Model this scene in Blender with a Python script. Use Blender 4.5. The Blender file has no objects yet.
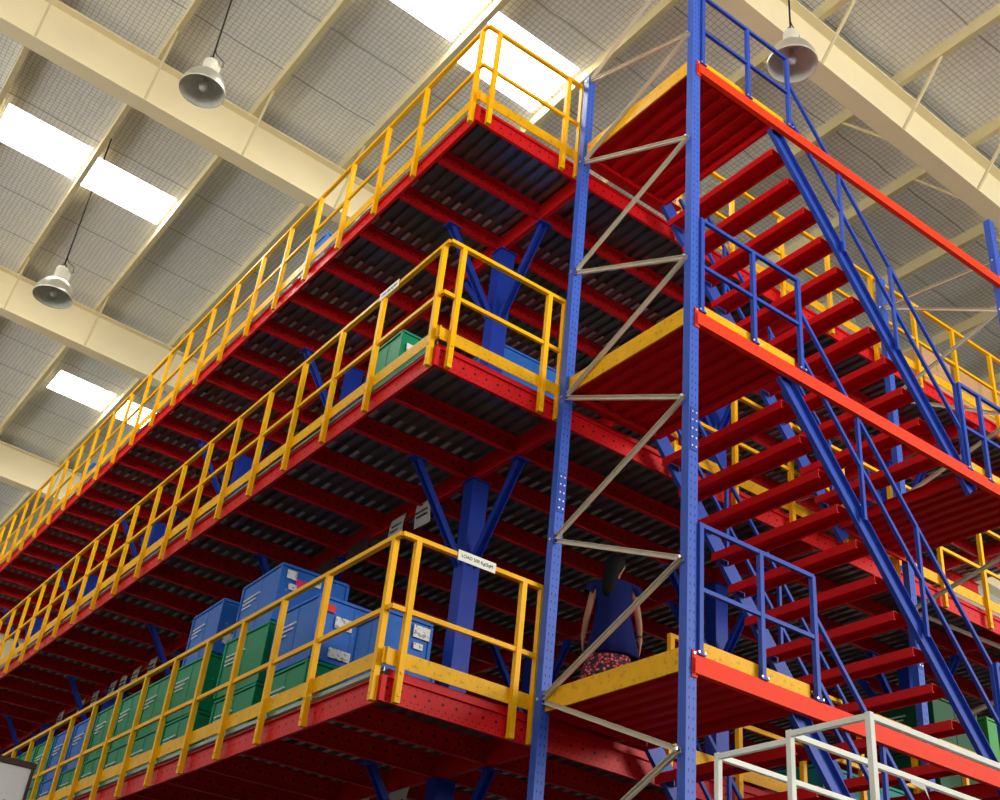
import bpy, math, random
from mathutils import Vector as V, Matrix
random.seed(7)
C = bpy.context.scene.collection
PI = math.pi

# ------------------------------------------------------------------ materials
def new_mat(name):
    m = bpy.data.materials.new(name); m.use_nodes = True
    nt = m.node_tree; b = nt.nodes['Principled BSDF']
    return m, nt, b
def N(nt, t, **kw):
    n = nt.nodes.new(t)
    for k, v in kw.items(): setattr(n, k, v)
    return n
def math_n(nt, op, a, b=None, c=None):
    n = nt.nodes.new('ShaderNodeMath'); n.operation = op
    for i, v in enumerate((a, b, c)):
        if v is None: continue
        if isinstance(v, (int, float)): n.inputs[i].default_value = v
        else: nt.links.new(v, n.inputs[i])
    return n.outputs[0]
def mix_col(nt, fac, a, b):
    n = nt.nodes.new('ShaderNodeMix'); n.data_type = 'RGBA'
    if isinstance(fac, (int, float)): n.inputs[0].default_value = fac
    else: nt.links.new(fac, n.inputs[0])
    for s, v in ((6, a), (7, b)):
        if isinstance(v, tuple): n.inputs[s].default_value = v + (1,) if len(v) == 3 else v
        else: nt.links.new(v, n.inputs[s])
    return n.outputs[2]
def paint(name, col, rough=.4, metal=0., var=.12, scale=6., wear=None, holes=None, bump=.0, spec=.13):
    """painted / plain surface with soft large-scale variation and optional perforation drawn from the UVs"""
    m, nt, b = new_mat(name)
    tc = N(nt, 'ShaderNodeTexCoord')
    no = N(nt, 'ShaderNodeTexNoise'); no.inputs['Scale'].default_value = scale; no.inputs['Detail'].default_value = 5
    nt.links.new(tc.outputs['Object'], no.inputs['Vector'])
    dark = tuple(c * (1 - var) for c in col); lite = tuple(min(1, c * (1 + var)) for c in col)
    out = mix_col(nt, no.outputs['Fac'], dark, lite)
    if wear:
        n2 = N(nt, 'ShaderNodeTexNoise'); n2.inputs['Scale'].default_value = 23; n2.inputs['Detail'].default_value = 8
        nt.links.new(tc.outputs['Object'], n2.inputs['Vector'])
        f = math_n(nt, 'GREATER_THAN', n2.outputs['Fac'], wear[1])
        out = mix_col(nt, math_n(nt, 'MULTIPLY', f, .6), out, wear[0])
    if holes:
        uv = N(nt, 'ShaderNodeUVMap'); sp = N(nt, 'ShaderNodeSeparateXYZ'); nt.links.new(uv.outputs[0], sp.inputs[0])
        u, v = sp.outputs[0], sp.outputs[1]
        tot = None
        for (pitch, off, vc, ru, rv) in holes:
            uu = math_n(nt, 'SUBTRACT', math_n(nt, 'FRACT', math_n(nt, 'DIVIDE', math_n(nt, 'ADD', u, off), pitch)), .5)
            uu = math_n(nt, 'DIVIDE', math_n(nt, 'MULTIPLY', uu, pitch), ru)
            vv = math_n(nt, 'DIVIDE', math_n(nt, 'SUBTRACT', v, vc), rv)
            d = math_n(nt, 'ADD', math_n(nt, 'MULTIPLY', uu, uu), math_n(nt, 'MULTIPLY', vv, vv))
            h = math_n(nt, 'LESS_THAN', d, 1.)
            tot = h if tot is None else math_n(nt, 'MAXIMUM', tot, h)
        out = mix_col(nt, tot, out, (.012, .008, .008))
    nt.links.new(out, b.inputs['Base Color'])
    b.inputs['Roughness'].default_value = rough; b.inputs['Metallic'].default_value = metal
    b.inputs['Specular IOR Level'].default_value = spec
    if bump:
        bp = N(nt, 'ShaderNodeBump'); bp.inputs['Strength'].default_value = bump
        nt.links.new(no.outputs['Fac'], bp.inputs['Height']); nt.links.new(bp.outputs[0], b.inputs['Normal'])
    return m

M = {}
JH = [(.135, 0, .02, .0135, .0135), (.0675, 0, -.04, .0075, .0075), (.0675, .03, .068, .007, .007), (.0675, .03, -.072, .007, .007)]
M['deck_red'] = paint('red_painted_steel', (.60, .007, .010), .42, spec=.13, wear=((.35, .03, .02), .72))
M['joist_red'] = paint('red_perforated_steel', (.66, .009, .012), .42, spec=.13, holes=JH, wear=((.4, .05, .04), .73))
M['beam_orange'] = paint('orange_red_beam_paint', (.92, .04, .006), .5)
M['tread_red'] = paint('red_tread_steel', (.66, .008, .01), .4, var=.15, scale=3)
M['blue'] = paint('blue_painted_steel', (.03, .075, .42), .36)
M['col_blue'] = paint('blue_column_paint', (.016, .045, .36), .36)
UH = [(.075, 0, -.022, .014, .005), (.075, 0, .022, .014, .005)]
M['blue_holes'] = paint('blue_slotted_upright', (.05, .115, .52), .36, holes=UH, wear=((.25, .3, .5), .74))
M['yellow'] = paint('yellow_painted_steel', (.95, .47, .0), .4, var=.06, wear=((.6, .26, .01), .76))
M['yellow_board'] = paint('yellow_scuffed_board', (.9, .44, .004), .42, var=.2, scale=9, wear=((.45, .22, .03), .62))
M['brace'] = paint('galvanised_brace', (.68, .62, .48), .38, metal=.1)
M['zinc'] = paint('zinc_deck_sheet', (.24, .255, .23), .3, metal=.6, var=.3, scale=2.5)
M['slot_dash'] = paint('slot_light_dash', (.52, .58, .52), .35, metal=.0, var=.5, scale=1.7)  # pale colour standing in for light seen through deck slots
M['cream'] = paint('cream_roof_steel', (.80, .70, .46), .55, var=.07, scale=1.5)
M['purlin'] = paint('cream_purlin_steel', (.60, .52, .30), .5, var=.1)
M['white_rail'] = paint('white_rail_paint', (.86, .86, .76), .4, wear=((.5, .48, .4), .76))
M['floor'] = paint('concrete_floor', (.10, .095, .085), .6, var=.15, scale=.6)
M['wall'] = paint('wall_cladding', (.42, .41, .37), .7)
M['crate_blue'] = paint('blue_crate_plastic', (.028, .15, .56), .42, var=.1, wear=((.3, .42, .6), .69))
M['crate_green'] = paint('green_crate_plastic', (.008, .25, .115), .42, var=.12, wear=((.2, .45, .32), .70))
M['crate_dark'] = paint('dark_green_crate_plastic', (.006, .075, .03), .5)
M['crate_lime'] = paint('light_green_crate_plastic', (.06, .33, .08), .45)
M['crate_teal'] = paint('teal_crate_plastic', (.01, .23, .2), .45)
M['carton'] = paint('brown_cardboard', (.55, .33, .16), .8, var=.08)
M['tape'] = paint('parcel_tape', (.42, .28, .14), .35)
M['wrap'] = paint('grey_stretch_wrap', (.30, .31, .31), .25, var=.5, scale=12)
M['sheet'] = paint('pale_plastic_sheet', (.75, .77, .75), .3, var=.2)
M['print'] = paint('white_print', (.72, .75, .72), .6)
M['sticker'] = paint('white_sticker', (.8, .8, .78), .6, wear=((.1, .1, .1), .56), scale=60)
M['pink'] = paint('pink_sticker', (.9, .03, .22), .6)
M['redst'] = paint('red_sticker', (.7, .06, .05), .6)
M['paper'] = paint('white_paper', (.60, .58, .56), .7, var=.05)
M['darkboard'] = paint('dark_board', (.05, .03, .03), .7)
M['ink'] = paint('black_ink', (.02, .02, .02), .6)
M['bolt'] = paint('bright_bolt_steel', (.75, .75, .72), .3, metal=.6)
M['lamp'] = paint('lamp_aluminium', (.66, .64, .56), .32, metal=.7, var=.15, scale=8)
M['lamp_in'] = paint('lamp_reflector_inside', (.66, .68, .62), .4, metal=.15, var=.25, scale=14)
M['lamp_body'] = paint('lamp_gear_housing', (.62, .60, .50), .45)
M['black'] = paint('black_cable', (.015, .015, .015), .5)
M['glass'] = paint('lamp_bulb_glass', (.6, .62, .6), .1)
M['container'] = paint('pale_grey_panel', (.62, .61, .59), .55, var=.04)
M['trim_dark'] = paint('dark_panel_edging', (.05, .025, .02), .5)
M['skin'] = paint('skin', (.33, .155, .09), .55, var=.06)
M['hair'] = paint('black_hair', (.004, .003, .004), .7, spec=.1)
M['dress'] = paint('navy_cloth', (.006, .009, .075), .9, var=.15, scale=14, bump=.1)
M['eye'] = paint('eye_white', (.7, .7, .68), .2)
M['lips'] = paint('lips', (.35, .08, .07), .5)
# floral cloth
m, nt, b = new_mat('floral_cloth')
tc = N(nt, 'ShaderNodeTexCoord'); vo = N(nt, 'ShaderNodeTexVoronoi'); vo.inputs['Scale'].default_value = 34
nt.links.new(tc.outputs['Object'], vo.inputs['Vector'])
r = N(nt, 'ShaderNodeValToRGB'); e = r.color_ramp; e.interpolation = 'CONSTANT'
e.elements[0].color = (.62, .16, .18, 1); e.elements[1].position = .3; e.elements[1].color = (.42, .01, .03, 1)
k = e.elements.new(.5); k.color = (.015, .01, .015, 1)
nt.links.new(vo.outputs['Distance'], r.inputs[0]); nt.links.new(r.outputs[0], b.inputs['Base Color']); b.inputs['Roughness'].default_value = .85
M['floral'] = m
# roof sheet: foil insulation behind a wire mesh
m, nt, b = new_mat('roof_insulation_mesh')
tc = N(nt, 'ShaderNodeTexCoord'); sp = N(nt, 'ShaderNodeSeparateXYZ')
dn = N(nt, 'ShaderNodeTexNoise'); dn.inputs['Scale'].default_value = 2.2; nt.links.new(tc.outputs['Object'], dn.inputs['Vector'])
va = N(nt, 'ShaderNodeVectorMath', operation='SCALE'); va.inputs['Scale'].default_value = .07
nt.links.new(dn.outputs['Color'], va.inputs[0])
vb = N(nt, 'ShaderNodeVectorMath', operation='ADD'); nt.links.new(tc.outputs['Object'], vb.inputs[0]); nt.links.new(va.outputs[0], vb.inputs[1])
nt.links.new(vb.outputs[0], sp.inputs[0])
def lines(axis, pitch, w):
    f = math_n(nt, 'FRACT', math_n(nt, 'DIVIDE', sp.outputs[axis], pitch))
    return math_n(nt, 'LESS_THAN', f, w)
grid = math_n(nt, 'MAXIMUM', lines(0, .078, .12), lines(1, .078, .12))
seam = lines(1, 1.21, .022)
no = N(nt, 'ShaderNodeTexNoise'); no.inputs['Scale'].default_value = 5; no.inputs['Detail'].default_value = 6
nt.links.new(tc.outputs['Object'], no.inputs['Vector'])
base = mix_col(nt, no.outputs['Fac'], (.74, .75, .74), (.93, .93, .92))
c1 = mix_col(nt, grid, base, (.45, .44, .42)); c2 = mix_col(nt, math_n(nt, 'MULTIPLY', seam, .55), c1, (.1, .1, .09))
nt.links.new(c2, b.inputs['Base Color']); b.inputs['Roughness'].default_value = .6
wv = N(nt, 'ShaderNodeTexNoise'); wv.inputs['Scale'].default_value = 9
nt.links.new(tc.outputs['Object'], wv.inputs['Vector'])
bp = N(nt, 'ShaderNodeBump'); bp.inputs['Strength'].default_value = .25; bp.inputs['Distance'].default_value = .05
nt.links.new(wv.outputs['Fac'], bp.inputs['Height']); nt.links.new(bp.outputs[0], b.inputs['Normal'])
M['roof'] = m
m, nt, b = new_mat('skylight_panel')
b.inputs['Base Color'].default_value = (.9, .9, .88, 1)
b.inputs['Emission Color'].default_value = (1, .98, .93, 1); b.inputs['Emission Strength'].default_value = 18.
M['sky'] = m

# ------------------------------------------------------------------ mesh building
class MB:
    def __init__(s): s.v = []; s.f = []; s.uv = []; s.mi = []; s.cur = 0; s.sm = []
    def face(s, idx, uv=None, smooth=False):
        s.f.append(tuple(idx)); s.uv.append(uv); s.mi.append(s.cur); s.sm.append(smooth)
    def box(s, x0, x1, y0, y1, z0, z1):
        o = len(s.v)
        s.v += [(x, y, z) for z in (z0, z1) for y in (y0, y1) for x in (x0, x1)]
        for q in ((0, 2, 3, 1), (4, 5, 7, 6), (0, 1, 5, 4), (1, 3, 7, 5), (3, 2, 6, 7), (2, 0, 4, 6)): s.face([o + i for i in q])
        return s
    def sweep(s, p0, p1, prof, A, B, uvedge=None):
        """extrude a closed profile [(a,b)] from p0 to p1; edge uvedge gets perforation UVs"""
        p0, p1, A, B = V(p0), V(p1), V(A).normalized(), V(B).normalized()
        o = len(s.v); n = len(prof); L = (p1 - p0).length
        for p in (p0, p1):
            for a, b_ in prof: s.v.append(tuple(p + A * a + B * b_))
        for i in range(n):
            j = (i + 1) % n
            uv = None
            if uvedge is not None and i == uvedge[0]:
                va, vb_ = uvedge[1], uvedge[2]
                uv = [(0, va), (0, vb_), (L, vb_), (L, va)]
            s.face([o + i, o + j, o + n + j, o + n + i], uv)
        s.face([o + i for i in range(n)][::-1]); s.face([o + n + i for i in range(n)])
        return s
    def bar(s, p0, p1, w, h=None, B=(0, 0, 1)):
        h = h or w; d = (V(p1) - V(p0)).normalized(); B = V(B)
        if abs(d.dot(B)) > .99: B = V((0, 1, 0))
        A = d.cross(B).normalized(); B = A.cross(d).normalized()
        return s.sweep(p0, p1, [(-w / 2, -h / 2), (w / 2, -h / 2), (w / 2, h / 2), (-w / 2, h / 2)], A, B)
    def chan(s, p0, p1, A, B, h, f, t=.006, holes=False):
        """C section: web centred on the line, flanges reach along +A"""
        pr = [(0, -h / 2), (f, -h / 2), (f, -h / 2 + t), (t, -h / 2 + t), (t, h / 2 - t), (f, h / 2 - t), (f, h / 2), (0, h / 2)]
        return s.sweep(p0, p1, pr, A, B, (3, -h / 2 + t, h / 2 - t) if holes else None)
    def tube(s, pts, r, n=10, cap=True):
        pts = [V(p) for p in pts]; o = len(s.v)
        ref = V((0, 0, 1))
        for i, p in enumerate(pts):
            d = (pts[min(i + 1, len(pts) - 1)] - pts[max(i - 1, 0)]).normalized()
            rf = ref if abs(d.dot(ref)) < .95 else V((0, 1, 0))
            a = d.cross(rf).normalized(); b_ = a.cross(d)
            for k in range(n):
                t = 2 * PI * k / n; s.v.append(tuple(p + (a * math.cos(t) + b_ * math.sin(t)) * r))
        for i in range(len(pts) - 1):
            for k in range(n):
                j = (k + 1) % n; s.face([o + i * n + k, o + i * n + j, o + i * n + n + j, o + i * n + n + k], None, True)
        if cap:
            s.face([o + k for k in range(n)][::-1]); s.face([o + (len(pts) - 1) * n + k for k in range(n)])
        return s
    def lathe(s, prof, c=(0, 0, 0), n=32):
        o = len(s.v)
        for r_, z in prof:
            for k in range(n):
                t = 2 * PI * k / n; s.v.append((c[0] + r_ * math.cos(t), c[1] + r_ * math.sin(t), c[2] + z))
        for i in range(len(prof) - 1):
            for k in range(n):
                j = (k + 1) % n; s.face([o + i * n + k, o + i * n + j, o + i * n + n + j, o + i * n + n + k], None, True)
        return s
    def rings(s, rings, n=20, cap=True):
        """rings: (cx, cy, cz, rx, ry[, rot])"""
        o = len(s.v)
        for q in rings:
            cx, cy, cz, rx, ry = q[:5]
            for k in range(n):
                t = 2 * PI * k / n; s.v.append((cx + rx * math.cos(t), cy + ry * math.sin(t), cz))
        for i in range(len(rings) - 1):
            for k in range(n):
                j = (k + 1) % n; s.face([o + i * n + k, o + i * n + j, o + i * n + n + j, o + i * n + n + k], None, True)
        if cap:
            s.face([o + k for k in range(n)][::-1]); s.face([o + (len(rings) - 1) * n + k for k in range(n)])
        return s
    def build(s, name, mats, parent=None, bevel=0, loc=None):
        me = bpy.data.meshes.new(name); me.from_pydata(s.v, [], s.f); me.update()
        if not isinstance(mats, (list, tuple)): mats = [mats]
        for mm in mats: me.materials.append(M[mm])
        uvl = me.uv_layers.new(name='UVMap')
        for p, uv, mi, sm in zip(me.polygons, s.uv, s.mi, s.sm):
            p.material_index = mi; p.use_smooth = sm
            for k, li in enumerate(p.loop_indices): uvl.data[li].uv = uv[k] if uv else (0., 9.)
        o = bpy.data.objects.new(name, me); C.objects.link(o)
        if parent: o.parent = parent
        if loc: o.location = loc
        if bevel:
            b_ = o.modifiers.new('Bevel', 'BEVEL'); b_.width = bevel; b_.segments = 2; b_.limit_method = 'ANGLE'
        return o

def tag(o, label=None, cat=None, group=None, kind=None):
    if label: o['label'] = label
    if cat: o['category'] = cat
    if group: o['group'] = group
    if kind: o['kind'] = kind
    return o
def thing(name, label, cat, loc=(0, 0, 0), rz=0, group=None):
    o = bpy.data.objects.new(name, None); C.objects.link(o); o.location = loc; o.rotation_euler = (0, 0, rz)
    o.empty_display_size = .1
    return tag(o, label, cat, group)
def copy_tree(o, parent=None):
    c = o.copy(); C.objects.link(c)
    if parent: c.parent = parent
    for ch in o.children: copy_tree(ch, c)
    return c
X, Y, Z = V((1, 0, 0)), V((0, 1, 0)), V((0, 0, 1))
ORD = ['first', 'second', 'third', 'fourth', 'fifth', 'sixth', 'seventh', 'eighth', 'ninth', 'tenth', 'eleventh', 'twelfth', 'thirteenth']

LV = [0., 3.2, 6.4]                   # deck tops, low / middle / top
ZD = [-.08, 3.115, 6.325]          # mezzanine deck tops, a step below the landings
LN = ['lowest', 'middle', 'top']
GROUND = -4.7
XE, YE = 14., 22.                     # how far the decks run

# ------------------------------------------------------------------ hall shell
tag(MB().box(-16, 30, -22, 46, GROUND - .2, GROUND).build('floor', 'floor'), kind='structure')
tag(MB().box(-16, 30, 46, 46.3, GROUND, 10.5).build('wall_back_added', 'wall'), kind='structure')  # unseen end wall, added to block light from behind
tag(MB().box(-16.3, -16, -22, 46, GROUND, 2.2).build('wall_left_added', 'wall'), kind='structure')  # unseen low wall, added to cut low light under the decks
tag(MB().box(-16, 30, -22.3, -22, GROUND, 1.2).build('wall_front_added', 'wall'), kind='structure')  # unseen, added to darken deck undersides; low enough for the sun to pass
tag(MB().box(30, 30.3, -22, 46, GROUND, 2.2).build('wall_right_added', 'wall'), kind='structure')  # unseen low wall, added to block low light from this side
def zr(x): return 10.05 - .045 * x
SKY = [(-3.80, -2.36, 8.70, 9.72), (-2.19, -.74, 8.83, 9.76), (-.40, .91, 16.1, 17.1), (1.1, 2.6, 16.1, 17.1), (-.55, .92, 1.6, 2.6), (1.12, 2.62, 1.7, 2.85),
       (9.4, 10.9, 8.8, 9.8)]
xs = sorted({-16., 30.} | {a for q in SKY for a in q[:2]} | set(float(i) for i in range(-14, 30, 4)))
ys = sorted({-12., 46.} | {a for q in SKY for a in q[2:]} | set(float(i) for i in range(-10, 46, 4)))
rb = MB()
for i in range(len(xs) - 1):
    for j in range(len(ys) - 1):
        cx, cy = (xs[i] + xs[i + 1]) / 2, (ys[j] + ys[j + 1]) / 2
        if any(a < cx < b_ and c < cy < d for a, b_, c, d in SKY): continue
        o = len(rb.v)
        for dz in (.2, .3):
            for xx, yy in ((xs[i], ys[j]), (xs[i + 1], ys[j]), (xs[i + 1], ys[j + 1]), (xs[i], ys[j + 1])): rb.v.append((xx, yy, zr(xx) + dz))
        rb.face((o + 3, o + 2, o + 1, o)); rb.face((o + 4, o + 5, o + 6, o + 7))
        for a, b_ in ((0, 1), (1, 2), (2, 3), (3, 0)): rb.face((o + a, o + b_, o + b_ + 4, o + a + 4))
tag(rb.build('ceiling', 'roof'), kind='structure')
for n, (a, b_, c, d) in enumerate(SKY):
    z = zr((a + b_) / 2) + .24
    tag(MB().box(a - .02, b_ + .02, c - .02, d + .02, z, z + .03).build('window_%d' % (n + 1), 'sky'), kind='structure')
# purlins
PX = [-10.7, -9.05, -7.35, -5.68, -3.99, -2.31, -.69, .97, 2.68, 4.3, 5.95, 7.6, 9.3, 11.2, 12.9, 14.6, 16.3]
RY = [-1.15, 5.95, 13.1, 20.3, 27.5, 34.7]
PL = {-5.68: 'cream roof purlin over the far left corner, outside the left skylight pair', -3.99: 'cream roof purlin bounding the leftmost skylight on its left',
      -2.31: 'cream roof purlin running between the two left skylights', -.69: 'cream roof purlin bounding the left skylight pair on its right',
      .97: 'cream roof purlin between the two bright skylights at top centre', 2.68: 'cream roof purlin meeting the right end of the top centre skylight',
      4.3: 'cream roof purlin passing behind the tall blue front upright', 5.95: 'cream roof purlin ending beside the lamp at top right',
      7.6: 'cream roof purlin crossing above the orange top stair beam', 9.3: 'cream roof purlin above the top of the right blue upright'}
for i, px in enumerate(PX):
    z = zr(px)
    lb = PL.get(px) or ('cream roof purlin beyond the left skylights, %s from the outer edge' % ORD[i] if px < 0 else 'cream roof purlin far to the right, %s outward from the right upright' % ORD[i - 13])
    pb = MB().chan((px, -12, z + .1), (px, 46, z + .1), (1, 0, 0), (0, 0, 1), .2, .085, .008)
    tag(pb.build('roof_purlin', 'purlin'), lb, 'purlin', 'cream purlins under the roof sheets')
RL = ['broad cream roof rafter crossing the top right corner behind the hanging lamp', 'broad cream roof rafter crossing the top left behind the hanging lamp',
      'cream roof rafter behind the small hanging lamp at left', 'cream roof rafter meeting the left edge just above the top deck railing',
      'cream roof rafter far behind, almost hidden by the top deck', 'farthest cream roof rafter close to the back wall']
for i, y in enumerate(RY):
    t = thing('roof_rafter', RL[i], 'rafter', group='broad cream rafters across the roof')
    H = .86; w = .28
    p0, p1 = V((-15.9, y, zr(-15.9))), V((29.9, y, zr(29.9))); up = Z
    MB().box(0, 0, 0, 0, 0, 0)
    wb = MB().sweep(p0, p1, [(-.006, -H + .02), (.006, -H + .02), (.006, -.02), (-.006, -.02)], Y, Z); wb.build('web', 'cream', t)
    MB().sweep(p0, p1, [(-w / 2, -H), (w / 2, -H), (w / 2, -H + .02), (-w / 2, -H + .02)], Y, Z).build('bottom_flange', 'cream', t)
    MB().sweep(p0, p1, [(-w / 2, -.02), (w / 2, -.02), (w / 2, 0), (-w / 2, 0)], Y, Z).build('top_flange', 'cream', t)
    for px in PX:
        if px < -6 or px > 12 or i > 3: continue
        for sgn in (-1, 1):
            MB().bar((px + .03, y + sgn * .13, zr(px) - H + .02), (px + .03, y + sgn * .85, zr(px) + .03), .035, .035).build('fly_brace', 'purlin', t)

# ------------------------------------------------------------------ pendant lamps
def lamp(x, y, z, label):
    t = thing('pendant_lamp', label, 'lamp', (x, y, z), group='metal high bay lamps on cables')
    out = [(.295, 0), (.30, .012), (.29, .06), (.272, .13), (.24, .20), (.19, .26), (.12, .30), (.075, .31)]
    inn = [(r_ - .008, h + (.003 if k < 2 else -.006)) for k, (r_, h) in enumerate(out)]
    sb = MB(); sb.lathe(out); sb.cur = 1; sb.lathe(inn[::-1]); sb.cur = 0
    sb.lathe([(out[0][0], out[0][1]), (inn[0][0], inn[0][1])])
    sb.build('lamp_shade', ['lamp', 'lamp_in'], t)
    MB().lathe([(.0, .30), (.09, .30), (.094, .32), (.094, .52), (.085, .545), (0, .545)], n=20).build('gear_housing', 'lamp_body', t)
    MB().box(.07, .13, -.04, .04, .34, .50).build('terminal_box', 'lamp_body', t)
    MB().lathe([(0, .02), (.04, .035), (.055, .08), (.05, .13), (.03, .18), (.025, .25)], n=16).build('bulb', 'glass', t)
    ring = [(.045 * math.cos(a), 0, .59 + .045 * math.sin(a)) for a in [2 * PI * k / 14 for k in range(15)]]
    MB().tube(ring, .008, 6).build('hanging_ring', 'black', t)
    MB().tube([(0, 0, .63), (0, 0, zr(x) - z)], .012, 6).build('cable', 'black', t)
    MB().tube([(.1, 0, .5), (.16, 0, .56), (.14, 0, .66), (.04, 0, .7), (0, 0, .78)], .007, 6).build('flex', 'black', t)
lamp(-2.03, 3.45, 7.75, 'silver bell-shaped pendant lamp at top left in front of the broad rafter')
lamp(-2.22, 8.0, 6.86, 'smaller-looking silver pendant lamp at far left below the skylights')
lamp(3.25, -1.68, 7.85, 'silver bell-shaped pendant lamp at top right behind the blue landing rail')

# ------------------------------------------------------------------ mezzanine decks
for n, z in enumerate(ZD):
    t = thing('mezzanine_deck', ['lowest mezzanine deck of red perforated joists, carrying the stacked crates', 'middle mezzanine deck of red perforated joists between the other two',
              'top mezzanine deck of red joists closest to the roof'][n], 'mezzanine deck', group='red steel mezzanine decks')
    # corrugated zinc sheet, ribs along y
    xo = (-.04, 0., .065)[n]
    prof = []; x = .03 + max(xo, 0); p = .152
    while x + p < XE:
        prof += [(x, -.075), (x + .06, -.075), (x + .08, -.025), (x + .135, -.025)]; x += p
    top = [(prof[-1][0], -.002), (prof[0][0], -.002)]
    for (ya, yb) in ((.06, 7.5), (7.52, 15.0), (15.02, YE)):
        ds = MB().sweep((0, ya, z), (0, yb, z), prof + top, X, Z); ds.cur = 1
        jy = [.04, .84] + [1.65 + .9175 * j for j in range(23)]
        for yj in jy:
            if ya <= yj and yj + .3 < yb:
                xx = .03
                while xx + .16 < XE: ds.box(xx + .006, xx + .054, yj + (.58 if yj < 1 else .66), yj + (.74 if yj < 1 else .84), z - .0785, z - .0745); xx += .152  # small pale plates imitate dashes of light through the deck
        ds.build('deck_sheet', ['zinc', 'slot_dash'], t)
    zc = z - .18; h = .205
    MB().chan((.04 + xo, 0, zc), (.04 + xo, YE, zc), (-1, 0, 0), (0, 0, 1), h, .035, .008, True).build('edge_beam', 'joist_red', t)
    MB().chan((.004 + xo, .04, zc), (XE, .04, zc), (0, -1, 0), (0, 0, 1), h, .035, .008, True).build('front_beam', 'joist_red', t)
    y = .84; k = 1
    while y < YE:
        MB().chan((.05 + xo, y, zc), (XE, y, zc), (0, -1, 0), (0, 0, 1), h, .055, .007, True).build('joist', 'joist_red', t)
        k += 1; y = 1.65 + .9175 * (k - 2) if k > 1 else y
    for gx in (1.56, 5.25, 8.95, 12.65):
        MB().chan((gx, .05, zc), (gx, YE, zc), (1, 0, 0), (0, 0, 1), h + .03, .06, .008).build('girder', 'deck_red', t)
    MB().box(.03, XE, .05, .058, z - .076, z).build('edge_trim', 'deck_red', t)
    MB().box(.012 + xo, .02 + xo, .02, YE, z - .04, z - .004).build('side_trim', 'zinc', t)
    for cy in (-.035,):
        MB().box(-.004 + xo, .04 + xo, -.004, .04, z - .285, z - .076).build('corner_plate', 'deck_red', t)

# ------------------------------------------------------------------ columns with knee braces
def col_proto(H, base):
    t = thing('steel_column', 'x', 'column')
    MB().box(-.105, .105, -.09, .09, 0, H).build('shaft', 'col_blue', t, bevel=.006)
    MB().box(-.125, .125, -.11, .11, H, H + .012).build('cap_plate', 'col_blue', t)
    MB().box(-.16, .16, -.16, .16, 0, .015).build('base_plate', 'col_blue', t)
    for dx, dy in ((-1, 0), (0, -1), (0, 1)):
        a = V((dx * .1, dy * .085, H - 1.0)); b_ = V((dx * .78, dy * .78, H - .01))
        side = V((-dy, dx, 0)) if dx else V((1, 0, 0))
        kb = MB(); d = (b_ - a).normalized(); A = side; B = A.cross(d)
        kb.sweep(a, b_, [(-.045, -.03), (.045, -.03), (.045, .03), (.037, .03), (.037, -.022), (-.037, -.022), (-.037, .03), (-.045, .03)], A, B)
        kb.box(b_.x - .09, b_.x + .09, b_.y - .07, b_.y + .07, H - .012, H - .002)
        kb.build('knee_brace', 'col_blue', t)
    return t
CY = [1.6 + 3.67 * k for k in range(6)]
near = ['nearest the front corner', 'second back from the front corner', 'third back from the front corner', 'fourth back along the deck', 'fifth back along the deck', 'sixth and farthest back along the deck']
for n, z in enumerate(ZD):
    base = GROUND if n == 0 else ZD[n - 1]
    top = z - .315
    proto = col_proto(top - base, base); first = True
    for xi, cx in enumerate((1.64, 5.3, 9.0)):
        for yi, cy in enumerate(CY):
            if xi and yi > 1: continue
            o = proto if first else copy_tree(proto); first = False
            o.location = (cx, cy, base)
            where = ['left row, ' + near[yi], 'row behind the stairs, ' + ('front one' if yi == 0 else 'second one back'), 'row behind the right upright, ' + ('front one' if yi == 0 else 'second one back')][xi]
            tag(o, 'blue steel column under the %s deck, %s' % (LN[n], where), 'column', 'blue columns with knee braces')

# ------------------------------------------------------------------ yellow guard rails
def guard_rail(p0, d, L, posts, z, out, label, top=1.155, mid=.53):
    """rail starting at p0 running along d for L; out = outward normal"""
    t = thing('guard_rail', label, 'guard rail', group='yellow guard rails along the deck edges')
    p0, d, out = V(p0), V(d), V(out); q = p0 + out * .032
    up = V((0, 0, 1))
    MB().bar(q + up * (z + top), q + d * L + up * (z + top), .05, .04).build('top_rail', 'yellow', t)
    MB().bar(q - out * .005 + up * (z + mid), q - out * .005 + d * L + up * (z + mid), .034, .042).build('mid_rail', 'yellow', t)
    a = p0 + out * .001 + up * (z + .078)
    MB().bar(a, a + d * L, .012, .135).build('toe_board', 'yellow_board', t)
    for s in posts:
        b0 = q + d * s + up * (z - .285)
        ps = MB(); A = d; B = out
        w = .052
        ps.sweep(b0, b0 + up * (top + .275), [(-w / 2, -w / 2), (w / 2, -w / 2), (w / 2, w / 2), (-w / 2, w / 2)], A, B)
        for zz in (.06, .24):
            c = b0 + up * zz + out * (w / 2)
            ps.bar(c, c + out * .008, .02, .02)
        ps.build('post', 'yellow', t)
    return t
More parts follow.
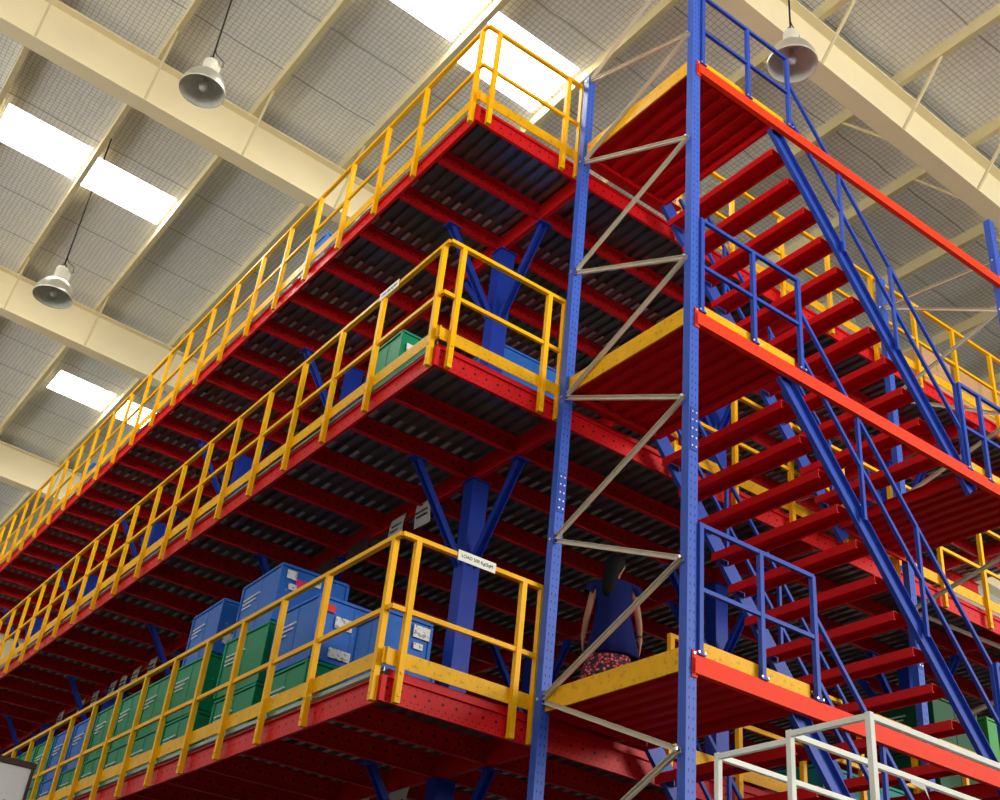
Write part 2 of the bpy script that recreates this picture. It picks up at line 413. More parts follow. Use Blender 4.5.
for n, z in enumerate(ZD):
    e = -.03; xo = (-.04, 0., .065)[n]; kw = dict(top=1.13, mid=.485) if n == 0 else {}
    guard_rail((xo, e, 0), (0, 1, 0), YE - e, [.10] + [1.22 - e + .88 * k for k in range(24)], z, (-1, 0, 0),
               ['long yellow guard rail on the left of the lowest deck, fronting the crates', 'long yellow guard rail on the left side of the middle deck', 'long yellow guard rail on the left of the top deck'][n], **kw)
    guard_rail((xo + e, 0, 0), (1, 0, 0), 1.45 - e - xo, [.13 - e, 1.22 - e - xo, 1.43 - e - xo], z, (0, -1, 0),
               ['short yellow guard rail at the front corner of the lowest deck, bearing a load sign', 'short yellow guard rail at the front corner of the middle deck', 'short yellow guard rail at the front corner of the top deck, before the skylight'][n], **kw)
    guard_rail((2.99, 0, 0), (1, 0, 0), XE - 2.99, [.03 + .915 * k for k in range(13)], z, (0, -1, 0),
               ['yellow guard rail of the lowest deck glimpsed behind the stairs', 'yellow guard rail of the middle deck behind the stairs and right upright', 'yellow guard rail of the top deck behind the upper stairs, before brown cartons'][n])

# ------------------------------------------------------------------ stair tower
YF, YB = -1.865, -.165               # front faces of front and back uprights
XL, XR = 1.41, 6.72
def upright(t, x, y, z1, mirror=1):
    w, d = .105, .085
    pr = [(0, 0), (w, 0), (w, d), (w * .8, d), (w * .8, d - .008), (w - .008, d - .008), (w - .008, .008), (.008, .008), (.008, d - .008), (w * .2, d - .008), (w * .2, d), (0, d)]
    b_ = MB(); b_.sweep((x, y, GROUND), (x, y, z1), pr, X, Y, (0, -w / 2, w / 2))
    b_.box(x - .05, x + w + .05, y - .04, y + d + .04, GROUND, GROUND + .012)
    return b_.build('upright', 'blue_holes', t)
def frame(x, nf, tops, label, dx=0.):
    t = thing('upright_frame', label, 'rack frame', group='blue braced upright frames of the stair tower')
    upright(t, x + dx, YF, tops[0]); upright(t, x, YB, tops[1])
    allN = nf
    for (za, sa), (zb_, sb_) in zip(allN[:-1], allN[1:]):
        ya, yb = (YF + .05, YB + .04) if sa == 0 else (YB + .04, YF + .05)
        p0, p1 = V((x + .046, ya, za)), V((x + .046, yb, zb_)); d = (p1 - p0).normalized()
        B = X.cross(d).normalized()
        MB().chan(p0, p1, (-1, 0, 0), B, .043, .03, .004).build('brace', 'brace', t)
    bb = MB()
    for z_, s_ in allN:
        yy = YF + .045 if s_ == 0 else YB + .04
        bb.bar((x - .012, yy, z_), (x + .001, yy, z_), .02, .02)
    bb.build('bolts', 'bolt', t)
    for yy in (YF, YB):
        xo = x; x = x + (dx if yy == YF else 0)
        sp_b = MB(); sp_b.box(x + .012, x + .094, yy - .006, yy + .002, 1.78, 2.2); sp_b.cur = 1
        for k in range(5):
            for vx in (.03, .075): sp_b.bar((x + vx, yy - .013, 1.82 + .083 * k), (x + vx, yy - .004, 1.82 + .083 * k), .014, .014)
        sp_b.build('splice_plate', ['blue', 'bolt'], t); x = xo
    return t
seq = [(8.34, 0)]
for za, zb in zip((7.50, 6.20, 4.62, 3.05, 1.50, 0., -1.53, -3.06), (6.86, 5.35, 3.83, 2.30, .80, -.70, -2.21, -3.72)): seq += [(za, 1), (zb, 0)]
frame(XL, seq, (8.9, 7.57), 'pair of tall blue slotted uprights with pale zigzag braces, left end of the stairs', .045)
seq = [(6.74, 0)]
for k in range(8): seq += [(6.92 - 1.475 * k, 1), (5.97 - 1.53 * k, 0)]
frame(XR, seq, (7.40, 7.42), 'pair of blue slotted uprights with white zigzag braces at the right edge')
# front beams
for n, z in enumerate(LV + [-3.2]):
    t = thing('landing_beam', 'long orange-red box beam carrying the stair landings at the %s deck level' % LN[n] if n < 3 else 'orange-red box beam at the foot of the stairs, below the picture', 'beam', group='orange-red front beams of the stair tower')
    y0 = YF - .05
    bb = MB(); zt = z + .03; zb = z - .125
    pr = [(0, zb), (.05, zb), (.05, zt), (.022, zt), (.022, zt - .025), (0, zt - .025)]
    bb.sweep((XL + .105, y0 + .045, 0), (XR, y0 + .045, 0), [(a - .03, b_) for a, b_ in [(0, zb), (.055, zb), (.055, zt), (.018, zt), (.018, zt - .035), (0, zt - .045)]], Y, Z)
    bb.build('beam', 'beam_orange', t)
    for xx in (XL + .095, XR - .02):
        cb = MB(); cb.box(xx, xx + .055, YF - .012, YF - .003, z - .15, z + .06); cb.build('end_plate', 'beam_orange', t)
        bo = MB()
        for zz in (z - .12, z - .045, z + .035): bo.bar((xx + .02, YF - .02, zz), (xx + .02, YF - .011, zz), .018, .018)
        bo.build('bolts', 'bolt', t)
# landings
def landing(x0, x1, z, label, left=True):
    t = thing('stair_landing', label, 'landing', group='red stair landings')
    prof = []; x = x0
    while x < x1 - .02:
        e = min(x + .17, x1)
        prof += [(x, -.055), (x + .07, -.055), (x + .085, -.012), (min(x + .16, x1), -.012)]; x += .17
    prof = [(min(a, x1), b_) for a, b_ in prof]
    MB().box(1.566 if left else x0, x1, YF + .022, YF + .09, z - .03, z).build('edge_lip', 'tread_red', t)
    MB().sweep((0, YF + .09, z), (0, YB - .003, z), prof + [(x1, .0), (x0, .0)], X, Z).build('deck_panel', 'tread_red', t)
    MB().box(1.53 if left else x0, x1 + .3 if left else x1 - .1, -.17, .06, z + .001, z + .009).build('threshold_plate', 'tread_red', t)
    MB().chan((1.52 if left else x0, YB + .02, z - .055), (x1, YB + .02, z - .055), (0, -1, 0), (0, 0, 1), .12, .03, .006).build('back_beam', 'deck_red', t)
    xe = x1 if left else x0
    MB().chan((xe, YF + .03, z - .06), (xe, YB, z - .06), (1 if left else -1, 0, 0), (0, 0, 1), .13, .035, .006).build('edge_channel', 'deck_red', t)
    if left:
        MB().box(XL + .052, XL + .068, YF + .09, YB + .0, z - .10, z + .085).build('side_toe_board', 'yellow_board', t)
    MB().box(1.57 if left else x0 + .04, x1 + (.22 if left else -.1), YF + .03, YF + .042, z + .015, z + .165).build('front_toe_board', 'yellow_board', t)
    return t
for n, z in enumerate(LV):
    landing(XL + .075, 2.64, z, 'left stair landing at the %s deck level%s' % (LN[n], [', where the woman stands', ' with scuffed yellow side board', ', highest of the red landings'][n]))
    if n < 2: landing(5.5, XR - .005, z, 'right stair landing at the %s deck level, ribbed red from below' % LN[n], False)
landing(5.5, XR - .005, -3.2, 'lowest red stair landing at the foot of the stairs', False)
# flights
RISE = 3.2 / 12; RUN = .232
def flight(zt, n, label):
    t = thing('stair_flight', label, 'stairs', group='red and blue stair flights')
    x0 = 2.76; slope = 1.155; Lx = (n * RISE + .05) / slope + .07
    d = V((1, 0, -slope)).normalized(); B = V((slope, 0, 1)).normalized()
    for yy, sg in ((YF + .075, -1), (YB - .01, 1)):
        a = V((x0, yy, zt - .13 + .09 * slope)) - B * .085; b_ = a + V((Lx, 0, -slope * Lx))
        MB().chan(a, b_, (0, sg, 0), B, .175, .05, .007).build('stringer', 'blue', t)
    for k in range(1, n):
        z_ = zt - .06 - .2745 * k; xs_ = 2.71 + .2345 * (k - 1)
        tb = MB(); A = X
        pr = [(0, -.06), (.006, -.06), (.006, -.006), (.234, -.006), (.234, -.06), (.24, -.06), (.24, 0), (0, 0)]
        pr = [(0, -.085), (.025, -.085), (.025, -.078), (.006, -.078), (.006, -.006), (.244, -.006), (.244, -.054), (.23, -.054), (.23, -.06), (.25, -.06), (.25, 0), (0, 0)]
        tb.sweep((xs_, YF + .084, z_), (xs_, YB - .02, z_), pr, X, Z).build('tread', 'tread_red', t)
    return t
flight(6.4, 12, 'highest stair flight, red treads and blue stringers, from the top landing down')
flight(3.2, 12, 'middle stair flight, red treads and blue stringers, below the middle left landing')
flight(0., 12, 'lowest stair flight, dark red treads, partly behind the white rails')
# stair handrails
def stair_rail(zt, yy, label, n=12):
    t = thing('stair_handrail', label, 'handrail', group='blue sloping stair handrails')
    slope = 1.155; x0, x1 = 2.93, 2.93 + (n * RISE - .0) / slope - .2
    zs = lambda x: zt - .13 - slope * (x - 2.85)
    def rail(nm, dz, xa, xb): MB().bar((xa, yy, zs(xa) + dz), (xb, yy, zs(xb) + dz), .034, .034, B=(slope, 0, 1)).build(nm, 'blue', t)
    rail('top_rail', 1.02, x0, x1); rail('mid_rail', .46, x0 + .03, x1)
    for xp in (3.72, 4.50, x1 - .03) if n == 12 else (3.78, 4.58, 5.38, 6.2):
        MB().bar((xp, yy, zs(xp) - .1), (xp, yy, zs(xp) + 1.02), .036, .036).build('post', 'blue', t)
for n, z in enumerate(LV[::-1]):
    nn = 12
    nm = ['highest', 'middle', 'lowest'][n]
    stair_rail(z, YF + .02, 'blue handrail on the near side of the %s stair flight' % nm, nn)
    stair_rail(z, YB + .06, 'blue handrail on the far side of the %s stair flight, seen between treads' % nm, nn)
# landing guards
def guard(z, xa, xb, posts, label, closed_end):
    t = thing('landing_guard', label, 'guard rail', group='blue guard frames on the stair landings'); y = YF - .005
    MB().bar((xa, y, z + 1.12), (xb, y, z + 1.12), .036, .036).build('top_rail', 'blue', t)
    MB().bar((xa, y, z + .57), (xb, y, z + .57), .034, .034).build('mid_rail', 'blue', t)
    for xp in posts:
        pb = MB().bar((xp, y, z + .035), (xp, y, z + 1.12), .042, .042); pb.box(xp - .04, xp + .04, y - .03, y + .03, z + .03, z + .045)
        pb.build('post', 'blue', t)
        bo = MB()
        for dx in (-.032, .032): bo.bar((xp + dx, y - .032, z + .05), (xp + dx, y - .022, z + .05), .016, .016)
        bo.build('bolts', 'bolt', t)
for n, z in enumerate(LV):
    guard(z, XL + .153, 2.92, [XL + .176, 2.27, 2.91], 'blue guard frame on the left landing at the %s deck level' % LN[n], True)
    if n < 2: guard(z - .03, 5.5, XR, [5.5, 5.86, XR - .1], 'blue guard frame on the right landing at the %s deck level' % LN[n], True)

# ------------------------------------------------------------------ crates
def crate(kind, w=.8, l=.8, h=.63, prints=True, seed=0):
    rnd = random.Random(seed)
    t = thing('storage_crate', 'x', 'crate')
    mt = 'crate_' + kind
    b_ = MB(); b_.box(.02, w - .02, .02, l - .02, 0, h - .05)
    for k in range(1, 4):                                            # corner and face ribs
        yy = l * k / 4
        if k == 2: b_.box(.015, .02, yy - .006, yy + .006, .03, h - .06)
        xx = w * k / 4
        if k == 2: b_.box(xx - .006, xx + .006, .015, .02, .03, h - .06)
    for yy in (0.004, l - .044): b_.box(.004, .03, yy, yy + .04, 0, h - .05)
    b_.box(w - .04, w - .004, .004, .03, 0, h - .05)
    b_.build('body', mt, t, bevel=.006)
    lid = MB(); lid.box(.006, w - .006, .006, l - .006, h - .045, h - .015); lid.box(.03, w - .03, .03, l - .03, h - .015, h)
    lid.build('lid', mt, t, bevel=.006)
    if prints:
        for r_ in range(3):
            pb = MB(); yy = l * .9; zz = h * .66 - r_ * .05
            while yy > l * (.5 + .1 * r_):
                s_ = rnd.uniform(.02, .06); pb.box(.004, .0085 + .012, yy - s_, yy, zz, zz + .018); yy -= s_ + .014
            pb.build('printed_line', 'print', t)
    return t
protos = {}
def place(kind, x, y, z, label, group, w=.8, l=.8, h=.63, rz=0, prints=True):
    key = (kind, w, l, h, prints)
    if key in protos: o = copy_tree(protos[key])
    else: o = protos[key] = crate(kind, w, l, h, prints, len(protos))
    o.location = (x, y, z); o.rotation_euler = (0, 0, rz)
    return tag(o, label, 'crate', group)
H = .685
G1 = 'plastic crates stacked behind the lowest yellow rail'
front = [(2.2, ['green', 'blue'], .9, 'nearest stack'), (3.33, ['green', 'green', 'blue'], 1.06, 'tall stack with pink sticker'), (4.86, ['green', 'green', 'blue'], .95, 'second tall stack')]
pos = {1: ['bottom', 'top'], 2: ['bottom', 'middle', 'top']}
for y, kinds, l, nm in front:
    for k, kd in enumerate(kinds):
        o = place(kd, .32 + .01 * k, y, -.07 + k * H, '%s plastic crate, %s of the %s behind the lowest rail' % (kd, pos[len(kinds) - 1][k], nm), G1, w=.86, l=l, h=.68)
        o.rotation_euler = (0, 0, math.radians([0, 1.5, -1.2][k]))
TOPC = ['green', 'green', 'green', 'blue', 'blue', 'green', 'green', 'green', 'blue', 'green']
BOTC = ['green', 'green', 'green', 'green', 'blue', 'green', 'blue', 'green', 'green', 'green']
for i in range(10):
    y = 6.0 + .9 * i
    place(BOTC[i], .32, y, -.075, '%s plastic crate, lower row, %s behind the tall stacks' % (BOTC[i], ORD[i]), G1, l=.82, h=.685)
    place(TOPC[i], .33, y, .612, '%s plastic crate, upper row, %s behind the tall stacks' % (TOPC[i], ORD[i]), G1, l=.82, h=.685)
place('blue', .54, 1.12, -.075, 'blue plastic crate standing on the lowest deck near the front corner', G1, w=.6, l=.7, h=.58, prints=False)
place('blue', .55, 1.15, .51, 'small blue plastic crate with stickers, on top nearest the front corner', G1, w=.52, l=.62, h=.40, prints=False)
# stickers as parts of the near crates
def sticker(crate_label, quads, mat):
    for o in bpy.data.objects:
        if o.get('label') == crate_label:
            for (x0, x1, z0, z1) in quads:
                MB().box(x0, x1, -.004, .006, z0, z1).build('sticker', mat, o)
sticker('blue plastic crate, top of the tall stack with pink sticker behind the lowest rail', [(.08, .2, .5, .6), (.12, .22, .38, .45), (.42, .5, .5, .58)], 'sticker')
sticker('blue plastic crate, top of the tall stack with pink sticker behind the lowest rail', [(.2, .32, .42, .52)], 'pink')
sticker('blue plastic crate, top of the second tall stack behind the lowest rail', [(.1, .3, .12, .26)], 'sticker')
sticker('green plastic crate, middle of the second tall stack behind the lowest rail', [(.25, .4, .38, .5)], 'sticker')
sticker('blue plastic crate, top of the nearest stack behind the lowest rail', [(.22, .42, .36, .48), (.5, .62, .46, .56), (.2, .45, .05, .15)], 'sticker')
sticker('blue plastic crate, top of the nearest stack behind the lowest rail', [(.06, .2, .5, .58)], 'redst')
sticker('green plastic crate, bottom of the nearest stack behind the lowest rail', [(.1, .2, .3, .36), (.12, .22, .45, .52)], 'redst')
sticker('small blue plastic crate with stickers, on top nearest the front corner', [(.3, .48, .2, .32), (.32, .42, .09, .15)], 'sticker')
# crates on the middle and top decks
place('green', .36, 1.45, 3.12, 'green plastic crate behind the rail at the middle deck corner', 'crates on the middle deck', w=.6, l=.62, h=1.07, prints=False)
sticker('green plastic crate behind the rail at the middle deck corner', [(.08, .16, .8, .9)], 'sticker')
place('blue', 1.82, 1.78, 3.12, 'tall blue container right behind the blue column on the middle deck', 'crates on the middle deck', w=1.15, l=.7, h=1.8, prints=False)
place('blue', .30, 4.1, 6.33, 'blue crate behind the left rail of the top deck, nearer the front corner', 'crates on the top deck', w=.6, l=.62, h=.88, prints=False)
place('blue', .30, 13.5, 6.33, 'far blue crate behind the left rail of the top deck, below the distant skylight', 'crates on the top deck', w=.6, l=.62, h=.88, prints=False)
sh = MB()
for i in range(9):
    for j in range(7):
        sh.v.append((.14 + .05 * math.sin(i * 1.3 + j) + .05 * j, 4.95 + .17 * i, 6.36 + .1 * j - .012 * (i - 4) ** 2 * j / 6 + .02 * math.sin(2.1 * i + j)))
for i in range(8):
    for j in range(6): sh.face((i * 7 + j, i * 7 + j + 1, i * 7 + j + 8, i * 7 + j + 7), None, True)
o = sh.build('plastic_sheet', 'sheet'); tag(o, 'crumpled pale plastic sheet behind the top left rail', 'plastic sheet')
sd = o.modifiers.new('Solidify', 'SOLIDIFY'); sd.thickness = .004
# right side crates on lowest deck
g = 'crates on the lowest deck seen between the stair treads'
place('teal', 5.6, .35, -.075, 'teal crate on the lowest deck behind the lower stairs, left one', g, w=.85, l=.7, h=.62)
place('teal', 6.55, .35, -.075, 'teal crate on the lowest deck behind the lower stairs, right one', g, w=.85, l=.7, h=.62)
for k in range(3):
    place('dark', 7.75, .4, -.075 + k * .66, 'dark green crate, %s of the stack behind the right upright' % pos[2][k], g, w=.9, l=.8, h=.65)
    place('lime', 8.85, .4, -.075 + k * .66, 'light green crate, %s of the stack at the right edge' % pos[2][k], g, w=.9, l=.8, h=.65)
# cartons on top deck
def carton(x, y, z, w, l, h, rz, label, kind='carton'):
    t = thing('cardboard_carton', label, 'carton', (x, y, z), rz, 'brown cartons on the top deck')
    MB().box(0, w, 0, l, 0, h).build('box', 'carton', t, bevel=.006)
    MB().box(w * .46, w * .54, -.002, l + .002, h * .7, h + .003).build('tape', 'tape', t)
    MB().box(.0, w, l * .49, l * .5, h - .002, h + .004).build('flap_seam', 'tape', t)
carton(8.3, .35, 6.33, .75, .6, .98, .05, 'tilted-looking brown carton at left of the pair behind the top rail')
carton(9.12, .35, 6.33, 1.2, .7, 1.02, 0, 'large brown carton with tape right of its neighbour behind the top rail')
w = MB()
w.rings([(0, 0, 0, .42, .3), (0, 0, .1, .45, .33), (.02, 0, .4, .43, .31), (-.02, .01, .62, .40, .29), (.02, 0, .8, .3, .22), (.05, 0, .88, .12, .1)], 14)
o = w.build('wrapped_bundle', 'wrap', loc=(6.55, .55, 6.33)); tag(o, 'grey bundle in stretch wrap on the top deck behind the stairs', 'bundle')

# ------------------------------------------------------------------ hanging paper signs
def sign(y, z, mat, label, w=.3, h=.3, tilt=0):
    t = thing('hanging_sign', label, 'sign', (1.545, y, z), 0, 'paper signs hanging under the girders')
    b_ = MB()
    n = 6
    for i in range(n + 1):
        for j in range(2):
            for s_ in (0, 1):
                pass
    b_ = MB()
    for i in range(n + 1):
        f = i / n; bend = .018 * math.sin(f * PI) + tilt * f * .03
        for s_ in (0., .003):
            b_.v.append((-.004 - bend - s_, 0, -h * f)); b_.v.append((-.004 - bend * .6 - s_, w, -h * f - tilt * .02))
    for i in range(n):
        a = i * 4
        b_.face((a + 2, a + 6, a + 7, a + 3)); b_.face((a, a + 1, a + 5, a + 4)); b_.face((a, a + 4, a + 6, a + 2)); b_.face((a + 1, a + 3, a + 7, a + 5))
    b_.face((0, 2, 3, 1)); e = n * 4; b_.face((e, e + 1, e + 3, e + 2))
    b_.build('paper', mat, t)
    if mat == 'paper':
        pb = MB()
        for r_ in range(2):
            y_ = .05
            while y_ < w - .06:
                s_ = random.uniform(.02, .05); pb.box(-.031, -.027, y_, y_ + s_, -h * .45 - r_ * .06, -h * .45 + .022 - r_ * .06); y_ += s_ + .012
        pb.build('printed_lines', 'ink', t)
    MB().tube([(-.004, w / 2, 0), (0, w / 2, .07)], .004, 5).build('string', 'black', t)
sy = [2.33, 2.88, 3.7, 4.5, 10.4, 11.1, 11.7, 12.2, 13.1, 13.8, 15.0, 8.6, 7.6]
for k, y in enumerate(sy):
    dk = y in (3.7, 4.5)
    lb = {2.33: 'white paper sign hanging beside the blue knee brace under the middle deck', 2.88: 'white paper sign above the lowest rail corner, left of its twin'}.get(y)
    lb = lb or ('dark board hanging under the middle deck, %s' % ('nearer one' if y == 3.7 else 'farther one') if dk else 'paper sign hanging above the far crates, %s from the far end' % ORD[sorted(sy[4:], reverse=True).index(y)])
    sign(y, 2.87 if not dk else 2.84, 'darkboard' if dk else 'paper', lb, .33 if not dk else .5, .30, .6 if k % 2 else -.3)
for k, y in enumerate((2.0, 2.75, 3.5, 4.3)):
    sign(y, -.40, 'paper', 'paper sign under the lowest deck at the bottom edge, %s from the blue brace' % ORD[k], .36, .30, .4)

# load signs on rails
def text_obj(s, size, mat, parent, loc, rot, name='lettering'):
    cu = bpy.data.curves.new(name, 'FONT'); cu.body = s; cu.size = size; cu.extrude = .0008; cu.align_x = 'CENTER'; cu.align_y = 'CENTER'
    cu.materials.append(M[mat]); tmp = bpy.data.objects.new(name + '_outline', cu); me = bpy.data.meshes.new_from_object(tmp); bpy.data.objects.remove(tmp); o = bpy.data.objects.new(name, me); C.objects.link(o); o.parent = parent; o.location = loc; o.rotation_euler = rot
    return o
t = thing('load_sign', 'white load limit sign on the short front rail of the lowest deck', 'sign', (.68, -.062, 1.045))
MB().box(-.2, .2, -.006, 0, -.05, .045).build('plate', 'sticker' if False else 'white_rail', t)
text_obj('LOAD 500 Kg/SqM', .043, 'ink', t, (0, -.0075, -.002), (PI / 2, 0, 0))
t = thing('load_sign', 'white load limit sign on the left rail of the middle deck', 'sign', (-.062, 1.08, 4.265))
MB().box(-.006, 0, -.19, .19, -.05, .045).build('plate', 'white_rail', t)
text_obj('LOAD 500 Kg/SqM', .042, 'ink', t, (-.0075, 0, -.002), (PI / 2, 0, -PI / 2))
t = thing('load_sign', 'white sign on the top deck rail at the right edge', 'sign', (10.05, -.062, 7.46))
MB().box(-.25, .25, -.006, 0, -.05, .045).build('plate', 'white_rail', t)

# ------------------------------------------------------------------ white rail platform in the foreground
t = thing('mobile_platform', 'white-painted steel platform with guard rails at the bottom right', 'platform')
zt = -1.2; xa = .41; ys_ = (-3.21, -3.74, -4.26); xb = 3.4; zd = -2.35
for y in ys_:
    dz = .0 if y == -3.21 else .035
    MB().bar((xa, y, zt - .02 + dz), (xb, y, zt - .02 + dz), .03, .03).build('top_rail', 'white_rail', t)
    MB().bar((xa, y, GROUND), (xa, y, zt + dz), .032, .032).build('post', 'white_rail', t)
    MB().bar((xb, y, GROUND), (xb, y, zt + dz), .046, .046).build('post', 'white_rail', t)
MB().bar((xa, -3.21, zt - .02), (xa, -3.72, zt - .02), .028, .03).build('end_rail', 'white_rail', t)
MB().bar((xa, -3.74, zt + .015), (xa, -4.26, zt + .015), .028, .03).build('end_rail', 'white_rail', t)
MB().bar((xa, -4.26, zt - .58), (xb, -4.26, zt - .58), .028, .028).build('mid_rail', 'white_rail', t)
MB().bar((xa, -3.21, zt - .6), (xb, -3.21, zt - .6), .028, .028).build('mid_rail', 'white_rail', t)
MB().box(xa, xb, -4.26, -3.21, zd - .06, zd).build('platform_deck', 'white_rail', t, bevel=.004)
t = thing('paper_tag', 'crumpled white paper tag hanging from the foreground white rail', 'tag', (1.47, -3.765, -1.20))
b_ = MB(); b_.v = [(-.08, 0, .0), (.05, 0, .0), (.07, -.01, -.09), (.03, -.012, -.045), (-.08, -.003, -.03), (-.08, .002, .0), (.05, .002, .0), (.07, -.008, -.09), (.03, -.01, -.045), (-.08, -.001, -.03)]
b_.face((0, 4, 3, 2, 1)); b_.face((5, 6, 7, 8, 9))
for i in range(5): j = (i + 1) % 5; b_.face((i, j, j + 5, i + 5))
b_.build('paper', 'paper', t)

# ------------------------------------------------------------------ container at bottom left
t = thing('site_container', 'pale grey panelled container at the bottom left corner with dark edging', 'container')
MB().box(-5.2, -1.70, 3.0, 7.0, GROUND, -.83).build('body', 'container', t, bevel=.01)
fr = MB(); fr.box(-5.22, -1.68, 2.985, 7.02, -.83, -.78); fr.build('roof_edging', 'trim_dark', t)
MB().box(-1.715, -1.69, 2.985, 3.02, GROUND, -.83).build('corner_edging', 'trim_dark', t)
MB().lathe([(0, 0), (.015, 0), (.012, .012), (0, .014)], (0, 0, 0), 12).build('rivet', 'ink', t, loc=(-1.86, 2.99, -1.14))

# ------------------------------------------------------------------ person
def skin(name, verts, edges, radii, mat, parent, root=0, sub=2):
    me = bpy.data.meshes.new(name); me.from_pydata(verts, edges, []); me.materials.append(M[mat])
    o = bpy.data.objects.new(name, me); C.objects.link(o); o.parent = parent
    md = o.modifiers.new('Skin', 'SKIN')
    me.skin_vertices.new() if not me.skin_vertices else None
    for i, r_ in enumerate(radii):
        me.skin_vertices[0].data[i].radius = r_ if isinstance(r_, tuple) else (r_, r_)
    me.skin_vertices[0].data[root].use_root = True
    md.use_smooth_shade = True
    s_ = o.modifiers.new('Subdivision', 'SUBSURF'); s_.levels = sub; s_.render_levels = sub
    return o
t = thing('person', 'person in a navy top and red floral skirt standing with back turned on the landing', 'person', (2.2, -.12, .01), -.62)
vs, es, rs = [], [], []
def chain(pts, start=None):
    prev = start
    for p, r_ in pts:
        vs.append(p); rs.append(r_); i = len(vs) - 1
        if prev is not None: es.append((prev, i))
        prev = i
    return prev
pel = chain([((0, 0, .86), (.125, .09))])
w_ = chain([((0, .0, .98), (.10, .075))], pel)
ch = chain([((0, -.005, 1.13), (.125, .085)), ((0, -.01, 1.24), (.12, .08))], w_)
nk = chain([((0, .0, 1.325), (.05, .048)), ((0, .012, 1.385), (.046, .046)), ((.005, .02, 1.44), (.062, .068)), ((.01, .03, 1.50), (.072, .085)), ((.01, .025, 1.55), (.06, .07))], ch)
hd = nk - 1
chain([((.055, .10, 1.475), (.012, .012)), ((.062, .118, 1.465), (.009, .008))], hd)     # nose, head turned to the right
chain([((.085, -.0, 1.485), (.012, .02)), ((.096, -.008, 1.487), (.006, .018))], hd)      # ear
chain([((-.065, .03, 1.485), (.012, .02)), ((-.076, .03, 1.487), (.006, .018))], hd)
for s in (-1, 1):
    sh_ = chain([((s * .1, -.01, 1.285), (.055, .05)), ((s * .165, -.015, 1.275), (.05, .048))], ch)
    arm = chain([((s * .2, -.02, 1.16), (.038, .038)), ((s * .225, -.03, 1.02), (.034, .034)), ((s * .245, -.01, .92), (.033, .033)), ((s * .258, .02, .80), (.02, .024))], sh_)
    pm = chain([((s * .262, .03, .755), (.016, .032)), ((s * .262, .036, .715), (.014, .034))], arm)
    for k, (dy, L) in enumerate(((-.027, .055), (-.009, .066), (.010, .062), (.028, .05))):
        chain([((s * .262, .036 + dy, .69), .0085), ((s * .258, .042 + dy * 1.1, .69 - L * .55), .0082), ((s * .246, .05 + dy * 1.1, .69 - L), .007)], pm)
    chain([((s * .255, .068, .745), .010), ((s * .247, .085, .71), .009), ((s * .244, .09, .68), .0075)], pm - 1)
    chain([((s * .09, 0, .80), (.085, .085)), ((s * .095, .0, .62), (.068, .07)), ((s * .09, .01, .45), (.05, .052)), ((s * .09, -.015, .30), (.048, .05)), ((s * .09, -.015, .09), (.03, .034)), ((s * .095, .05, .04), (.036, .03)), ((s * .10, .12, .03), (.036, .02))], pel)
skin('body', vs, es, rs, 'skin', t)
tp = MB().rings([(0, -.005, 1.345, .075, .06), (0, -.008, 1.33, .13, .075), (0, -.01, 1.305, .19, .088), (0, -.01, 1.26, .205, .10), (0, -.01, 1.18, .18, .112), (0, -.01, 1.08, .165, .108),
                 (0, -.005, .96, .172, .115), (0, 0, .84, .195, .13), (0, 0, .72, .225, .15), (0, 0, .60, .25, .165), (0, 0, .595, .235, .15)], 28)
for i, q in enumerate(tp.v):
    a = math.atan2(q[1], q[0]); k = max(0, (1.1 - q[2])) * .022
    tp.v[i] = (q[0] + k * math.cos(a * 7) * math.cos(a), q[1] + k * math.cos(a * 7) * math.sin(a), q[2])
for s in (-1, 1):
    o_ = len(tp.v); n_ = 14
    for (c, r_) in (((s * .15, -.012, 1.275), .062), ((s * .205, -.016, 1.25), .058), ((s * .235, -.02, 1.19), .053)):
        for k in range(n_):
            a = 2 * PI * k / n_
            d = V((s * .5, 0, -.86)); u_ = V((.86, 0, s * .5)) ; v_ = V((0, 1, 0))
            p = V(c) + (u_ * math.cos(a) + v_ * math.sin(a)) * r_; tp.v.append(tuple(p))
    for i in range(2):
        for k in range(n_):
            j = (k + 1) % n_; tp.face((o_ + i * n_ + k, o_ + i * n_ + j, o_ + (i + 1) * n_ + j, o_ + (i + 1) * n_ + k), None, True)
tp.build('navy_top', 'dress', t)
sk = MB().rings([(0, 0, .90, .13, .09), (0, 0, .75, .16, .11), (-.02, 0, .55, .20, .13), (-.02, 0, .5, .23, .16), (-.03, .0, .3, .27, .2), (-.03, 0, .14, .29, .22), (-.03, 0, .135, .27, .2)], 40)
for i, q in enumerate(sk.v):
    a = math.atan2(q[1], q[0]); k = max(0, (.6 - q[2])) * .06
    sk.v[i] = (q[0] + k * math.cos(a * 9) * math.cos(a), q[1] + k * math.cos(a * 9) * math.sin(a), q[2])
sk.build('floral_skirt', 'floral', t)
hr = MB().rings([(.005, .01, 1.603, .02, .02), (.006, .008, 1.595, .055, .06), (.006, .0, 1.565, .088, .09), (.0, -.012, 1.52, .098, .092), (-.012, -.028, 1.47, .092, .08),
                 (-.028, -.048, 1.42, .08, .062), (-.04, -.07, 1.37, .073, .048), (-.05, -.09, 1.31, .07, .038), (-.058, -.10, 1.25, .064, .03), (-.065, -.105, 1.19, .05, .022), (-.07, -.105, 1.14, .022, .012)], 22)
hr.build('hair', 'hair', t)
MB().lathe([(.026, -.006), (.030, 0), (.026, .006)], (0, 0, 0), 16).build('wristband', 'ink', t, loc=(.257, .017, .815))
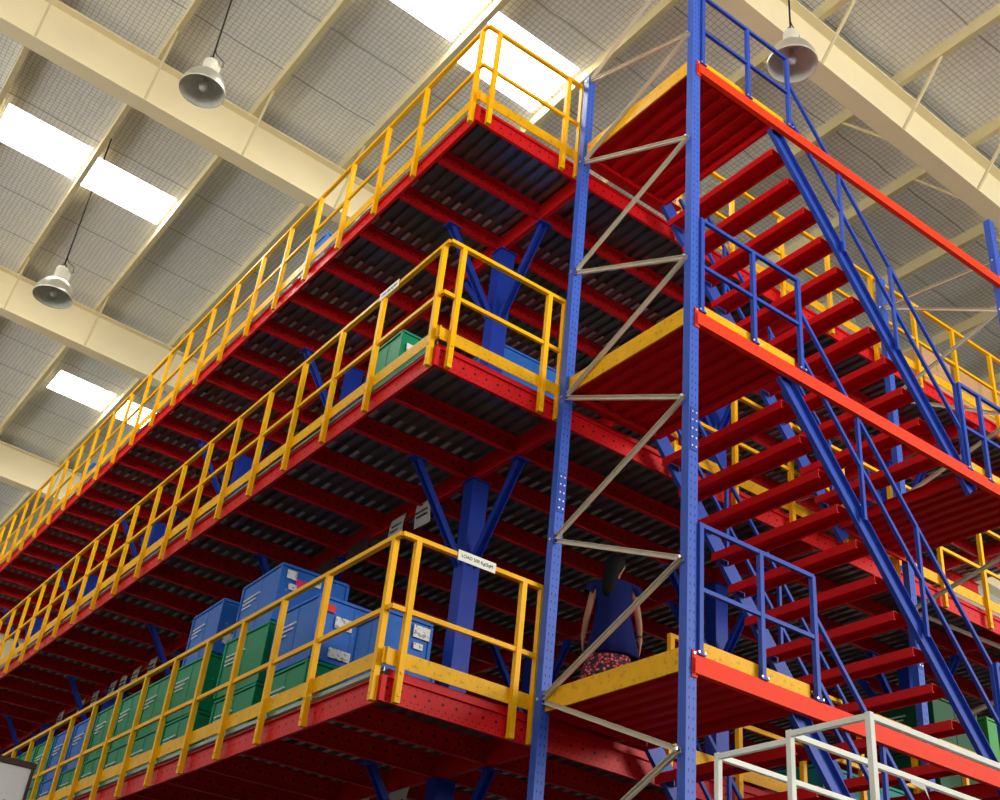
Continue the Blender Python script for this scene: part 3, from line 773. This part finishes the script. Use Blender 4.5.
for sx, sy_ in ((.035, .098), (.075, .082)):
    MB().lathe([(0, -.009), (.008, -.004), (.009, 0), (.008, .004), (0, .009)], (0, 0, 0), 10).build('eye', 'eye', t, loc=(sx, sy_ - .006, 1.503))
MB().rings([(0, 0, -.006, .012, .004), (0, 0, 0, .018, .006), (0, 0, .006, .012, .004)], 10).build('mouth', 'lips', t, loc=(.055, .098, 1.437))
for s in (-1, 1):
    MB().rings([(0, 0, 0, .045, .11), (0, 0, .02, .047, .112), (0, .02, .05, .04, .08), (0, -.0, .055, .03, .04)], 14).build('shoe', 'black', t, loc=(s * .095, .045, .003))

# ------------------------------------------------------------------ light
w = bpy.data.worlds.new('World'); bpy.context.scene.world = w; w.use_nodes = True
nt = w.node_tree; bg = nt.nodes['Background']
tc = N(nt, 'ShaderNodeTexCoord'); sp = N(nt, 'ShaderNodeSeparateXYZ'); nt.links.new(tc.outputs['Generated'], sp.inputs[0])
below = math_n(nt, 'LESS_THAN', sp.outputs[2], 0.)          # lower half brightened to light the roof, standing in for sunlit ground outside
nt.links.new(mix_col(nt, below, (.95, .98, 1.), (1., .96, .88)), bg.inputs[0])
nt.links.new(math_n(nt, 'ADD', math_n(nt, 'MULTIPLY', below, 3.2), .9), bg.inputs[1])
sn = bpy.data.lights.new('daylight', 'SUN'); sn.energy = 2.7; sn.angle = math.radians(25); sn.color = (1, .95, .85)
so = bpy.data.objects.new('daylight', sn); C.objects.link(so)
so.rotation_euler = V((-.60, .76, -.14)).to_track_quat('-Z', 'Y').to_euler()

# ------------------------------------------------------------------ camera
cam = bpy.data.cameras.new('camera'); co = bpy.data.objects.new('camera', cam); C.objects.link(co)
yaw, pitch, roll, fpx = .579127485, .557034377, .111701969, 1169.15055
cyw, syw, cp, sp_ = math.cos(yaw), math.sin(yaw), math.cos(pitch), math.sin(pitch)
fwd = V((syw * cp, cyw * cp, sp_)); right = V((cyw, -syw, 0)); upv = right.cross(fwd)
r2 = right * math.cos(roll) + upv * math.sin(roll); u2 = upv * math.cos(roll) - right * math.sin(roll)
mt = Matrix((r2, u2, -fwd)).transposed().to_4x4(); mt.translation = V((-4.42642621, -7.94876647, -3.1334647))
co.matrix_world = mt
cam.sensor_width = 36; cam.sensor_fit = 'HORIZONTAL'; cam.lens = 36 * fpx / 1000; cam.clip_end = 200
sc = bpy.context.scene; sc.camera = co
sc.view_settings.view_transform = 'Standard'; sc.view_settings.look = 'None'; sc.view_settings.gamma = 1; sc.view_settings.exposure = .15
sc.view_settings.use_curve_mapping = False
